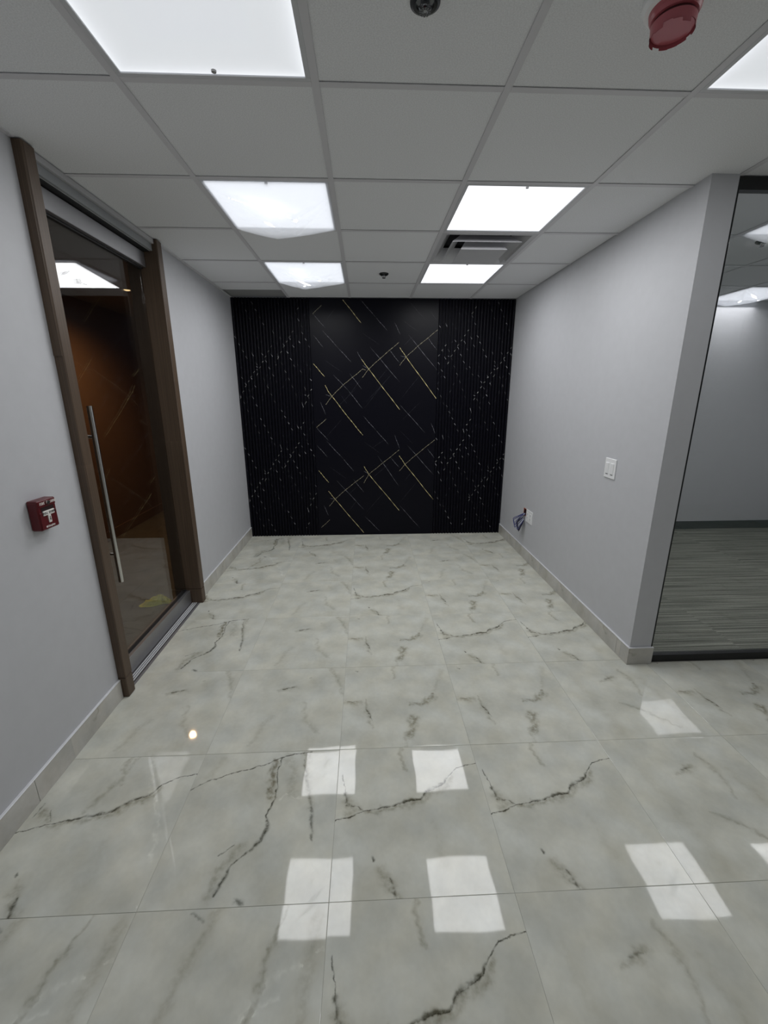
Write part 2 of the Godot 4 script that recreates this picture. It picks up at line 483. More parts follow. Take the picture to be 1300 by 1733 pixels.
	mat("alarm_recess", Color8(30, 4, 8), 0.5)
	mat("lettering_white", Color8(230, 226, 222), 0.5)
	mat("lettering_black", Color8(20, 18, 18), 0.5)
	mat("orange_box", Color8(176, 84, 50), 0.5)
	mat("blue_wire", Color8(62, 66, 120), 0.45)
	mat("dark_wire", Color8(30, 30, 52), 0.45)
	mat("white_wire", Color8(205, 208, 220), 0.45)
	mat("yellow_cloth", Color8(236, 238, 96), 0.8)
	m = mat("warm_lamp", Color(1, 0.9, 0.7), 0.5)
	m.emission_enabled = true; m.emission = Color(1.0, 0.86, 0.62); m.emission_energy_multiplier = 2.0


# ---------------------------------------------------------------- the place
func _ready() -> void:
	rng.seed = 7
	# camera, sky, exposure
	var cam := Camera3D.new()
	cam.name = "camera"; cam.fov = 101.076; cam.near = 0.02; cam.far = 60.0
	cam.position = Vector3(0.1432, 1.5560, 4.0785)
	cam.basis = Basis(Vector3.UP, -0.04187) * Basis(Vector3.RIGHT, -0.27008) * Basis(Vector3.BACK, -0.00247)
	cam.current = true
	add_child(cam)
	var we := WorldEnvironment.new()
	we.name = "surroundings"
	var env := Environment.new()
	env.background_mode = Environment.BG_COLOR; env.background_color = Color.BLACK
	env.tonemap_mode = Environment.TONE_MAPPER_LINEAR
	env.tonemap_exposure = 1.0
	env.sdfgi_enabled = true; env.ssao_enabled = true; env.ssil_enabled = true
	we.environment = env
	add_child(we)
	materials()
	build_shell()
	build_floor()
	build_ceiling()
	build_feature_wall()
	build_door()
	build_glazing()
	build_fittings()


func build_shell() -> void:
	var o := setting("wall_left", "pale grey painted wall with the wooden framed glass door and the fire alarm box", "wall")
	var P: Material = M["wall_paint"]
	obj("wall_panel", bx(XL - 0.15, XL, 0.0, H + 0.12, ZB - 0.05, 0.98), P, o)
	obj("wall_panel", bx(XL - 0.15, XL, 0.0, H + 0.12, 2.109, ZF), P, o)
	obj("wall_panel", bx(XL - 0.15, XL, H - 0.066, H + 0.12, 0.98, 2.109), P, o)
	o = setting("wall_right", "pale grey painted wall of the alcove with the light switch and the wall socket", "wall")
	obj("wall_panel", bx(XR, XG, 0.0, H + 0.12, ZB - 0.05, ZR), P, o)
	o = setting("wall_back", "plain wall that carries the black feature boards", "wall")
	obj("wall_panel", bx(XL - 0.15, XE + 0.15, 0.0, H + 0.12, ZB - 0.2, ZB - 0.022), P, o)
	o = setting("wall_front", "pale grey wall behind the viewer", "wall")
	obj("wall_panel", bx(XL - 0.15, XE + 0.15, 0.0, H + 0.12, ZF, ZF + 0.15), P, o)
	o = setting("wall_end", "pale grey wall at the far right end of the carpeted room", "wall")
	obj("wall_panel", bx(XE, XE + 0.15, 0.0, H + 0.12, ZB - 0.05, ZF), P, o)
	# skirting of the same stone, with a thin metal edge
	skirting("baseboard_left", "low marble skirting with a silver metal edge along the left wall", [[Vector2(XL, ZB), Vector2(XL, 0.978)], [Vector2(XL, 2.112), Vector2(XL, ZF)]], Vector2(1, 0))
	skirting("baseboard_right", "low marble skirting with a silver metal edge along the right wall and round its end", [[Vector2(XR, ZB), Vector2(XR, ZR)]], Vector2(-1, 0))
	skirting("baseboard_right", "", [[Vector2(XR - 0.011, ZR), Vector2(XG + 0.012, ZR)]], Vector2(0, 1))


func skirting(called: String, label: String, runs: Array, out: Vector2) -> void:
	var o: Node3D
	if label:
		o = setting(called, label, "skirting")
	else:
		o = get_node(called)
	var hgt := 0.112
	for r in runs:
		var a: Vector2 = r[0]
		var b: Vector2 = r[1]
		var d := (b - a).normalized()
		var n := maxi(1, int(ceil(a.distance_to(b) / 0.6)))
		for k in n:
			var p := a + d * (0.6 * k + (0.0008 if k else 0.0))
			var q := a + d * minf(a.distance_to(b), 0.6 * (k + 1) - 0.0008)
			var lo := Vector2(minf(p.x, q.x), minf(p.y, q.y)) + Vector2(minf(0, out.x), minf(0, out.y)) * 0.011
			var hi := Vector2(maxf(p.x, q.x), maxf(p.y, q.y)) + Vector2(maxf(0, out.x), maxf(0, out.y)) * 0.011
			obj("skirting_tile", bx(lo.x, hi.x, 0.0, hgt - 0.004, lo.y, hi.y, 0.0008), M["stone_skirting"], o)
		var lo2 := Vector2(minf(a.x, b.x), minf(a.y, b.y)) + Vector2(minf(0, out.x), minf(0, out.y)) * 0.0125
		var hi2 := Vector2(maxf(a.x, b.x), maxf(a.y, b.y)) + Vector2(maxf(0, out.x), maxf(0, out.y)) * 0.0125
		obj("metal_edge", bx(lo2.x, hi2.x, hgt - 0.004, hgt, lo2.y, hi2.y, 0.001), M["metal_edge"], o)


func build_floor() -> void:
	var o := setting("floor", "polished marble look porcelain tiles, white with grey veins", "floor")
	obj("screed", bx(-3.1, XE + 0.15, -0.12, -0.0016, -3.3, ZF + 0.15), M["grout"], o)
	var prints := {
		0: ["branch", "vein", "blot", "speck", "vein"], 1: ["corner", "speck", "blot", "speck", "blot"], 2: ["vein", "speck", "vein", "blot", "blot"],
		3: ["branch", "speck", "blot", "vein", "vein"], 4: ["speck", "speck", "blot", "blot", "veil"], 5: ["corner", "branch", "vein", "vein", "veil"],
		6: ["drift", "drift", "vein", "veil", "speck"]}
	var any := ["speck", "blot", "vein", "veil", "corner", "drift", "branch"]
	for r in range(-1, 10):
		for c in range(-2, 9):
			if c > 2 and r < 4:
				continue
			var x0 := 0.005 + PX * c
			var z0 := -0.502 + PZ * r
			var k: String = any[rng.randi() % any.size()]
			if prints.has(r) and c <= 2:
				k = prints[r][c + 2]
			elif r < 0:
				k = "speck"
			elif c == 3 and r == 4:
				k = "blot"
			elif c == 3 and r == 5:
				k = "veil"
			elif c == 3 and r == 6:
				k = "speck"
			var lx := maxf(x0 + 0.0005, XL)
			var hx := minf(x0 + PX - 0.0005, XE)
			var lz := maxf(z0 + 0.0005, ZB - 0.02)
			var hz := minf(z0 + PZ - 0.0005, ZF)
			if c > 2 and r == 4:
				lz = 1.94
			if c == 2 and r == 4:
				lz = 1.908
			if hx - lx < 0.01 or hz - lz < 0.01:
				continue
			var ctr := Vector3((lx + hx) * 0.5, 0.0, (lz + hz) * 0.5)
			var t := obj("tile", tile_shape(lx - ctr.x, hx - ctr.x, lz - ctr.z, hz - ctr.z, x0 - ctr.x, z0 - ctr.z), M["marble_" + k], o)
			t.position = ctr
			t.rotation = Vector3(rng.randf_range(-1, 1) * 0.0009, 0.0, rng.randf_range(-1, 1) * 0.0009)


# a slab whose face bows by a fraction of a millimetre, with eased edges
func tile_shape(x0: float, x1: float, z0: float, z1: float, ox: float, oz: float) -> Mb:
	var b := Mb.new()
	var e := 0.0008
	var n := 8
	var bow := rng.randf_range(-0.00022, 0.00022)
	var bow2 := rng.randf_range(-0.00018, 0.00018)
	var at := func(i: int, j: int) -> Array:
		var u := float(i) / n
		var v := float(j) / n
		var p := Vector3(lerpf(x0 + e, x1 - e, u), 0.0, lerpf(z0 + e, z1 - e, v))
		var su := 2.0 * u - 1.0
		var sv := 2.0 * v - 1.0
		var nn := Vector3(4.0 * bow * su / maxf(x1 - x0, 0.2), 1.0, 4.0 * bow2 * sv / maxf(z1 - z0, 0.2)).normalized()
		nn += Vector3(sin(i * 12.9 + j * 78.2 + bow * 90000.0), 0.0, sin(i * 39.3 + j * 11.1 + bow2 * 90000.0)) * 0.0015
		# the last centimetres fall away a little, as pressed porcelain does
		nn = (nn + Vector3(0.004 * signf(su) * pow(absf(su), 14.0), 0, 0.004 * signf(sv) * pow(absf(sv), 14.0))).normalized()
		return [p, nn, Vector2((p.x - ox) / PX, (p.z - oz) / PZ)]
	for i in n:
		for j in n:
			var a: Array = at.call(i, j)
			var c: Array = at.call(i + 1, j)
			var d: Array = at.call(i + 1, j + 1)
			var f: Array = at.call(i, j + 1)
			b.tri(a[0], c[0], d[0], a[1], c[1], d[1], a[2], c[2], d[2])
			b.tri(a[0], d[0], f[0], a[1], d[1], f[1], a[2], d[2], f[2])
	var y := -e * 0.8
	var top := [Vector3(x0 + e, 0, z0 + e), Vector3(x1 - e, 0, z0 + e), Vector3(x1 - e, 0, z1 - e), Vector3(x0 + e, 0, z1 - e)]
	var rim := [Vector3(x0, y, z0), Vector3(x1, y, z0), Vector3(x1, y, z1), Vector3(x0, y, z1)]
	for i in 4:
		var j := (i + 1) % 4
		var o: Vector3 = (rim[i] + rim[j]).normalized()
		var nn: Vector3 = (Vector3(o.x, 0, o.z).normalized() * 0.6 + Vector3.UP).normalized()
		var side := Vector3(signf(round(o.x * 3.0)), 0, 0)
		if absf(rim[i].z - rim[j].z) < 0.0001:
			side = Vector3(0, 0, signf(rim[i].z))
		else:
			side = Vector3(signf(rim[i].x), 0, 0)
		nn = (side * 0.6 + Vector3.UP).normalized()
		var us := []
		for p in [top[i], top[j], rim[j], rim[i]]:
			us.append(Vector2((p.x - ox) / PX, (p.z - oz) / PZ))
		b.tri(top[i], top[j], rim[j], nn, nn, nn, us[0], us[1], us[2])
		b.tri(top[i], rim[j], rim[i], nn, nn, nn, us[0], us[2], us[3])
		var dn := Vector3(0, -0.0095, 0)
		b.tri(rim[i], rim[j], rim[j] + dn, side, side, side, us[3], us[2], us[2])
		b.tri(rim[i], rim[j] + dn, rim[i] + dn, side, side, side, us[3], us[2], us[3])
	return b


func build_ceiling() -> void:
	var o := setting("ceiling", "suspended ceiling of square grey boards in a metal grid", "ceiling")
	obj("slab", bx(XL - 0.15, XE + 0.15, H + 0.12, H + 0.22, ZB - 0.2, ZF + 0.15), M["dim_ceiling"], o)
	# cells that hold a fitting: column, row (row k runs from z = k * T to (k + 1) * T)
	var taken := {}
	for l in lights():
		taken[Vector2i(l[0], l[1])] = true
	taken[Vector2i(1, 1)] = true       # air diffuser
	var bars := Mb.new()
	for k in range(-1, 10):            # rows
		for c in range(-2, 9):
			if taken.has(Vector2i(c, k)):
				continue
			var x0 := maxf(c * T, XL)
			var x1 := minf((c + 1) * T, XE)
			var z0 := maxf(k * T, ZB + (-0.1 if c > 2 else 0.0))
			var z1 := minf((k + 1) * T, ZF)
			if x1 - x0 < 0.03 or z1 - z0 < 0.03:
				continue
			var pieces := [[x0, x1, z0, z1]]
			if c == 2 and k < 3:           # the alcove wall passes through this column
				pieces = [[x0, XR, z0, z1], [XG, x1, z0, z1]]
				if k == 2:
					pieces = []
			if c == 2 and k == 2 or c == 3 and k == 2:
				pieces = [[x0, x1, z0, z1]]
			for p in pieces:
				if p[1] - p[0] < 0.02:
					continue
				var g := 0.004
				if c == -2 and k == -1:
					obj("ceiling_tile", bx(p[0] + g, p[1] - g, H + 0.004, H + 0.018, -0.27, p[3] - g), M["ceiling_board"], o)
					obj("filler_strip", bx(p[0] + g, p[1] - g, H + 0.012, H + 0.02, p[2], -0.27), M["ceiling_board_dark"], o, "darker filler strip")
					continue
				obj("ceiling_tile", bx(p[0] + g, p[1] - g, H + 0.004, H + 0.018, p[2] + g, p[3] - g), M["ceiling_board"], o)
	# tee bars
	for c in range(-1, 9):
		var x := c * T
		var zs := [ZB, ZF] if c < 3 else [ZB - 0.02, ZF]
		obj("grid_bar", tee(Vector3(x, H, zs[0]), Vector3(x, H, zs[1])), M["grid_paint"], o)
	for k in range(0, 10):
		for c in range(-2, 9):
			obj("grid_bar", tee(Vector3(maxf(XL, c * T + 0.0121), H, k * T), Vector3(minf(XE, (c + 1) * T - 0.0121), H, k * T)), M["grid_paint"], o)
	obj("edge_angle", bx(XL, XL + 0.02, H - 0.001, H + 0.004, ZB, 0.97), M["grid_paint"], o)
	obj("edge_angle", bx(XL, XL + 0.02, H - 0.001, H + 0.004, 2.12, ZF), M["grid_paint"], o)


func tee(a: Vector3, b: Vector3) -> Mb:
	var s := Vector3(0.012, 0, 0) if absf(a.x - b.x) < 0.001 else Vector3(0, 0, 0.012)
	var lo := a - s
	var hi := b + s
	lo.y = H; hi.y = H + 0.0025
	return Mb.new().box(lo, hi, 0.0006).box(a - s * 0.07 + Vector3.UP * 0.0025, b + s * 0.07 + Vector3.UP * 0.04)


# column, row, film, face, label
func lights() -> Array:
	return [
		[-1, 4, false, "lamp_face", "large square ceiling light nearest the viewer, above the glass door side"],
		[2, 4, false, "lamp_face", "square ceiling light cut by the right edge, beyond the red covered detector"],
		[-1, 2, true, "lamp_face_filmed", "filmed ceiling light of the alcove, the larger one nearer the viewer, film sagging"],
		[1, 2, false, "lamp_face_bright", "bare square ceiling light on the near side of the air diffuser"],
		[-1, 0, true, "lamp_face_filmed", "filmed ceiling light of the alcove, the smaller one near the black feature wall"],
		[1, 0, false, "lamp_face_bright", "bare square ceiling light between the air diffuser and the black feature wall"],
		[4, 2, true, "lamp_face_filmed", "filmed square ceiling light in the carpeted room, just inside the glass"],
		[6, -1, true, "lamp_face_filmed", "filmed square ceiling light in the carpeted room, against its rear wall"],
		[6, 2, false, "lamp_face_bright", "square ceiling light in the carpeted room, off to the right behind the glass"],
		[-1, 7, false, "lamp_face", "added unseen square ceiling light behind the viewer on the left"],  # unseen, added to light the foreground
		[2, 7, false, "lamp_face", "added unseen square ceiling light behind the viewer on the right"],  # likewise an added lamp out of view, for the foreground
	]


func build_fittings() -> void:
	for l in lights():
		ceiling_light(l[0], l[1], l[2], l[3], l[4], 0.16 if l[1] > 6 else 0.34 if l[1] > 3 else 0.33 if l[1] < 0 else 0.79 if l[0] < 3 else 1.0)
	diffuser(Vector3(1.5 * T, H, 1.5 * T))
	sprinkler(Vector3(0.305, H, 2.738), "fire sprinkler head with a dark ring, cut by the top edge of the photo")
	sprinkler(Vector3(0.305, H, 0.305), "small fire sprinkler head in the ceiling board near the black feature wall")
	sprinkler(Vector3(2.69, H, 1.13), "fire sprinkler head on the ceiling of the carpeted room behind the glass")
	detector(Vector3(0.92, H, 2.778))
	fire_alarm()
	switches()
	socket()
	open_box()
	downlight(Vector3(-2.035, H - 0.001, -0.3))
	cloth()


func ceiling_light(c: int, k: int, filmed: bool, face: String, label: String, energy: float) -> void:
	var o := thing("ceiling_light", label, "light", Vector3((c + 0.5) * T, H, (k + 0.5) * T))
	var h := T * 0.5 - 0.012
	var f := 0.016
	var fr := Mb.new()
	for s in [-1.0, 1.0]:
		fr.box(Vector3(-h, 0.0, s * h - (f if s > 0 else 0.0)), Vector3(h, 0.012, s * h + (f if s < 0 else 0.0)), 0.001)
		fr.box(Vector3(s * h - (f if s > 0 else 0.0), 0.0, -h + f), Vector3(s * h + (f if s < 0 else 0.0), 0.012, h - f), 0.001)
	fr.box(Vector3(-h, 0.012, -h), Vector3(h, 0.05, h))
	obj("frame", fr, M["white_steel"], o)
	obj("light_panel", Mb.new().box(Vector3(-h + f, 0.004, -h + f), Vector3(h - f, 0.0115, h - f)), M[face], o)
	var near := k < 4
	obj("clip", Mb.new().lathe([Vector2(0.0, -0.0015), Vector2(0.0075, -0.001), Vector2(0.008, 0.003)], Vector3(0.005, 0.001, (h - f - 0.014) * (1.0 if near else -1.0)), 12), M["clip"], o)
	if filmed:
		obj("protective_film", film_shape(h - 0.006, k * 3 + c), M["film"], o, "sagging creased plastic film")
	var a := AreaLight3D.new()
	a.name = "glow"
	a.area_size = Vector2(2.0 * (h - f), 2.0 * (h - f))
	a.light_color = Color(0.98, 0.982, 0.985)
	a.light_energy = energy
	a.shadow_enabled = true
	a.set("area_range", 14.0); a.set("area_attenuation", 2.0)
	o.add_child(a)
	# under a film the light lies along the sagging sheet
	a.position = Vector3(0, -0.036 if filmed else 0.0005, 0)
	a.rotation = Vector3(-PI / 2 - (0.075 if filmed else 0.0), 0, 0)


func film_shape(h: float, sd: int) -> Mb:
	var b := Mb.new()
	var n := 44
	var r := RandomNumberGenerator.new()
	r.seed = 100 + sd
	var creases := [[0.02, 0.9, 0.66, 0.42, 0.011, 0.03], [0.66, 0.42, 0.97, 0.72, 0.011, 0.026], [0.04, 0.8, 0.5, 0.2, 0.008, 0.026], [0.96, 0.62, 0.62, 0.08, 0.008, 0.022], [0.02, 0.55, 0.35, 0.12, 0.006, 0.025], [0.5, 0.45, 0.98, 0.3, 0.006, 0.018]]
	for i in 5:
		creases.append([r.randf(), r.randf(), r.randf(), r.randf() * 0.5, r.randf_range(0.001, 0.003), r.randf_range(0.012, 0.03)])
	var nz := noise(2.6, 50 + sd, 3)
	var hgt := func(u: float, w: float) -> float:      # w = 1 at the edge towards the viewer
		var edge := minf(1.0, 6.0 * minf(u, 1.0 - u))
		var y := 0.004 + 0.05 * pow(1.0 - w, 0.8) * pow(minf(u / 0.4, (1.0 - u) / 0.6), 0.9)
		for q in creases:
			var a := Vector2(q[0], q[1])
			var d := Vector2(q[2], q[3])
			var p := Vector2(u, w)
			var t := clampf((p - a).dot(d - a) / (d - a).length_squared(), 0.0, 1.0)
			y += q[4] * exp(-pow(p.distance_to(a.lerp(d, t)) / q[5], 2.0)) * edge * minf(1.0, 8.0 * (1.0 - w))
		y += 0.004 * nz.get_noise_2d(u, w) * edge * minf(1.0, 5.0 * (1.0 - w))
		return -maxf(y, 0.002)
	var pts := []
	for j in n + 1:
		var row := []
		for i in n + 1:
			var u := float(i) / n
			var w := float(j) / n
			row.append(Vector3(lerpf(-h, h, u), (hgt as Callable).call(u, w), lerpf(-h, h, w)))
		pts.append(row)
	var nrm := func(i: int, j: int) -> Vector3:
		var dx: Vector3 = pts[j][mini(i + 1, n)] - pts[j][maxi(i - 1, 0)]
		var dz: Vector3 = pts[mini(j + 1, n)][i] - pts[maxi(j - 1, 0)][i]
		var q := dx.cross(dz).normalized()
		return -q if q.y > 0.0 else q
	var z := Vector2.ZERO
	for j in n:
		for i in n:
			var a: Vector3 = pts[j][i]
			var c: Vector3 = pts[j][i + 1]
			var d: Vector3 = pts[j + 1][i + 1]
			var e: Vector3 = pts[j + 1][i]
			var na: Vector3 = nrm.call(i, j)
			var nc: Vector3 = nrm.call(i + 1, j)
			var nd: Vector3 = nrm.call(i + 1, j + 1)
			var ne: Vector3 = nrm.call(i, j + 1)
			b.tri(a, c, d, na, nc, nd, z, z, z)
			b.tri(a, d, e, na, nd, ne, z, z, z)
	return b


func diffuser(at: Vector3) -> void:
	var o := thing("air_diffuser", "square stepped metal air diffuser between two bare ceiling lights", "air vent", at)
	var h := T * 0.5 - 0.012
	var fr := Mb.new()
	var rings := [[h, 0.0, 0.262, 0.0], [0.262, 0.0, 0.225, 0.05]]
	frustum(fr, h, 0.001, 0.265, 0.001)
	frustum(fr, 0.265, 0.001, 0.205, 0.07)
	obj("frame", fr, M["diffuser_paint"], o)
	obj("duct", Mb.new().box(Vector3(-h, 0.085, -h), Vector3(h, 0.1, h)), M["duct"], o)
	var c1 := Mb.new()
	frustum(c1, 0.218, -0.019, 0.14, 0.05)
	frustum(c1, 0.218, -0.021, 0.14, 0.048)
	frustum(c1, 0.218, -0.019, 0.218, -0.021)
	obj("cone", c1, M["diffuser_paint"], o)
	var c2 := Mb.new()
	frustum(c2, 0.15, -0.041, 0.11, 0.02)
	frustum(c2, 0.15, -0.043, 0.0, -0.034)
	frustum(c2, 0.15, -0.041, 0.15, -0.043)
	obj("centre_plate", c2, M["diffuser_paint"], o)


# square ring between half widths a (at height ya) and b (at height yb)
func frustum(m: Mb, a: float, ya: float, b: float, yb: float) -> void:
	for k in 4:
		var r := Basis(Vector3.UP, k * PI / 2)
		m.quad(r * Vector3(-a, ya, a), r * Vector3(a, ya, a), r * Vector3(b, yb, b), r * Vector3(-b, yb, b), r * Vector3(0, -1.0, 0.2 if a < b else -0.2))


func sprinkler(at: Vector3, label: String) -> void:
	var o := thing("sprinkler", label, "sprinkler", at)
	o.scale.y = 0.62 if at.z > 2.0 else 1.0
	obj("escutcheon", Mb.new().lathe([Vector2(0.024, 0.004), Vector2(0.024, -0.005), Vector2(0.031, -0.008), Vector2(0.0375, -0.003), Vector2(0.038, 0.004)], Vector3.ZERO, 36), M["sprinkler_ring"], o)
	obj("body", Mb.new().lathe([Vector2(0.0, -0.014), Vector2(0.006, -0.014), Vector2(0.0075, -0.011), Vector2(0.012, -0.01), Vector2(0.012, 0.004), Vector2(0.024, 0.004)], Vector3.ZERO, 20), M["sprinkler_metal"], o)
	for s in [-1.0, 1.0]:
		obj("arm", Mb.new().tube([Vector3(s * 0.009, -0.008, 0), Vector3(s * 0.015, -0.015, 0), Vector3(s * 0.013, -0.022, 0), Vector3(s * 0.003, -0.027, 0)], 0.0026, 8), M["sprinkler_metal"], o)
	obj("bulb", Mb.new().tube([Vector3(0, -0.012, 0), Vector3(0, -0.026, 0)], 0.0022, 8), M["alarm_red"], o)
	var d := Mb.new()
	for k in 12:
		var a := TAU * k / 12
		var e := Vector3(cos(a), 0, sin(a))
		var g := Vector3(-sin(a), 0, cos(a))
		for y in [-0.0295, -0.031]:
			d.quad(Vector3(0, y, 0) + e * 0.004 - g * 0.001, Vector3(0, y, 0) + e * 0.004 + g * 0.001, Vector3(0, y, 0) + e * 0.0145 + g * 0.0026, Vector3(0, y, 0) + e * 0.0145 - g * 0.0026, Vector3(0, y + 0.03, 0))
	d.lathe([Vector2(0.0, -0.033), Vector2(0.005, -0.0325), Vector2(0.0065, -0.031), Vector2(0.0065, -0.0295), Vector2(0.003, -0.027), Vector2(0.0, -0.026)], Vector3.ZERO, 16)
	obj("deflector", d, M["sprinkler_metal"], o)


func detector(at: Vector3) -> void:
	var o := thing("smoke_detector", "smoke detector on a ceiling board with a ragged red dust cover", "smoke detector", at)
	obj("base", Mb.new().lathe([Vector2(0.056, -0.025), Vector2(0.068, -0.022), Vector2(0.074, -0.012), Vector2(0.074, 0.004)], Vector3.ZERO, 48), M["white_plastic"], o)
	var b := Mb.new().lathe([Vector2(0.0, -0.066), Vector2(0.046, -0.066), Vector2(0.049, -0.062), Vector2(0.050, -0.050), Vector2(0.044, -0.049), Vector2(0.044, -0.043), Vector2(0.052, -0.042), Vector2(0.056, -0.034), Vector2(0.0575, -0.024), Vector2(0.0575, -0.022), Vector2(0.03, -0.020)], Vector3.ZERO, 48)
	obj("dust_cover", b, M["red_cover"], o, "glossy red dust cover")
	obj("slot", Mb.new().lathe([Vector2(0.0452, -0.0492), Vector2(0.0454, -0.0428)], Vector3.ZERO, 48), M["dark_red"], o)
	# torn skirt that hangs below the cover
	var r := RandomNumberGenerator.new()
	r.seed = 5
	var k := Mb.new()
	var n := 44
	var ys := []
	for i in n + 1:
		var step := i / 3
		r.seed = 40 + step
		ys.append(-0.066 - r.randf_range(0.001, 0.012))
	ys[n] = ys[0]
	for i in n:
		var a := TAU * i / n
		var c := TAU * (i + 1) / n
		for q in [[0.0492, 1.0], [0.0480, -1.0]]:
			var e := Vector3(cos(a), 0, sin(a))
			var f := Vector3(cos(c), 0, sin(c))
			k.quad(e * q[0] + Vector3.UP * -0.058, f * q[0] + Vector3.UP * -0.058, f * q[0] + Vector3.UP * ys[i], e * q[0] + Vector3.UP * ys[i], (e + f) * q[1])
	obj("torn_rim", k, M["red_cover"], o)


func lettering(text: String, size: float, depth := 0.0006) -> TextMesh:
	var t := TextMesh.new()
	var f := SystemFont.new()
	f.font_names = PackedStringArray(["Droid Sans"])
	f.font_weight = 700
	t.font = f
	t.text = text; t.font_size = 32; t.pixel_size = size / 23.0; t.depth = depth; t.curve_step = 2.0
	return t


func wall_text(o: Node3D, called: String, text: String, size: float, m: Material, at: Vector3, wide := 1.0) -> void:
	var q := obj(called, lettering(text, size), m, o)
	q.position = at
	q.rotation.y = PI / 2
	q.scale = Vector3(wide, 1, 1)


func fire_alarm() -> void:
	var o := thing("fire_alarm", "dark red fire alarm pull box on the left wall beside the glass door", "fire alarm", Vector3(XL, 1.1, 2.385))
	var w := 0.05
	obj("body", Mb.new().box(Vector3(0, -0.062, -w), Vector3(0.041, 0.055, w), 0.005).box(Vector3(0.0, 0.03, -w + 0.001), Vector3(0.0435, 0.06, w - 0.001), 0.004).box(Vector3(0.03, -0.06, -w + 0.003), Vector3(0.042, 0.012, w - 0.003), 0.003), M["alarm_red"], o)
	obj("recess", Mb.new().box(Vector3(0.034, 0.012, -0.034), Vector3(0.0416, 0.03, 0.034)), M["alarm_recess"], o, "finger slot with its shade painted dark")  # darker red block, the slot's shade is in its colour
	obj("pull_handle", Mb.new().box(Vector3(0.038, -0.004, -0.03), Vector3(0.0455, 0.015, 0.03), 0.0015).box(Vector3(0.038, -0.036, -0.0075), Vector3(0.0455, -0.004, 0.0075), 0.0015), M["lettering_white"], o, "white T shaped pull handle")
	obj("lock", Mb.new().tube([Vector3(0.044, 0.046, 0.0), Vector3(0.051, 0.046, 0.0)], 0.008, 18), M["steel_bar"], o, "silver key lock")
	wall_text(o, "lettering", "FIRE", 0.0105, M["lettering_white"], Vector3(0.0437, 0.046, 0.0255), 0.9)
	wall_text(o, "lettering", "ALARM", 0.0105, M["lettering_white"], Vector3(0.0437, 0.046, -0.0265), 0.9)
	wall_text(o, "lettering", "PULL  DOWN", 0.009, M["lettering_black"], Vector3(0.0457, 0.0055, 0.0), 0.92)
	var ar := Mb.new()
	ar.flat(Vector3(0.0459, -0.02, 0.004), Vector3(0.0459, -0.02, -0.004), Vector3(0.0459, -0.03, 0.0), Vector3.RIGHT)
	ar.box(Vector3(0.0452, -0.02, -0.0015), Vector3(0.0459, -0.01, 0.0015))
	obj("arrow", ar, M["lettering_black"], o)
	wall_text(o, "lettering", "Simplex", 0.0075, M["lettering_white"], Vector3(0.0423, -0.049, -0.003))
	obj("emblem", Mb.new().box(Vector3(0.0415, -0.0525, 0.0185), Vector3(0.0424, -0.0455, 0.0255)), M["lettering_white"], o)


func switches() -> void:
	var o := thing("light_switch", "white double rocker light switch on the right alcove wall", "switch", Vector3(XR, 1.106, 1.4925))
	obj("plate", Mb.new().box(Vector3(-0.007, -0.0625, -0.06), Vector3(0, 0.0625, 0.06), 0.003), M["white_plastic"], o)
	for s in [-1.0, 1.0]:
		var r := obj("rocker", Mb.new().box(Vector3(-0.006, -0.034, s * 0.027 - 0.0165), Vector3(0.004, 0.034, s * 0.027 + 0.0165), 0.001), M["white_plastic"], o)
		r.position = Vector3(-0.0052, 0, 0)
		r.rotation.z = 0.05
		obj("indicator", Mb.new().box(Vector3(-0.0078, -0.0405, s * 0.027 - 0.012), Vector3(-0.0065, -0.0365, s * 0.027 + 0.012)), M["grey_mark"], o)


func socket() -> void:
	var o := thing("wall_socket", "white double wall socket plate beside the hanging wires", "socket", Vector3(XR, 0.434, 0.278))
	obj("plate", Mb.new().box(Vector3(-0.006, -0.062, -0.075), Vector3(0, 0.062, 0.075), 0.003), M["white_plastic"], o)
	for s in [-1.0, 1.0]:
		obj("insert", Mb.new().box(Vector3(-0.0085, -0.034, s * 0.036 - 0.0165), Vector3(-0.004, 0.034, s * 0.036 + 0.0165), 0.001), M["white_plastic"], o)
		for t in [-1.0, 1.0]:
			obj("slot", Mb.new().box(Vector3(-0.009, t * 0.018 - 0.006, s * 0.036 - 0.0075), Vector3(-0.0084, t * 0.018 + 0.006, s * 0.036 - 0.0045)).box(Vector3(-0.009, t * 0.018 - 0.005, s * 0.036 + 0.0045), Vector3(-0.0084, t * 0.018 + 0.005, s * 0.036 + 0.0075)), M["grey_mark"], o)


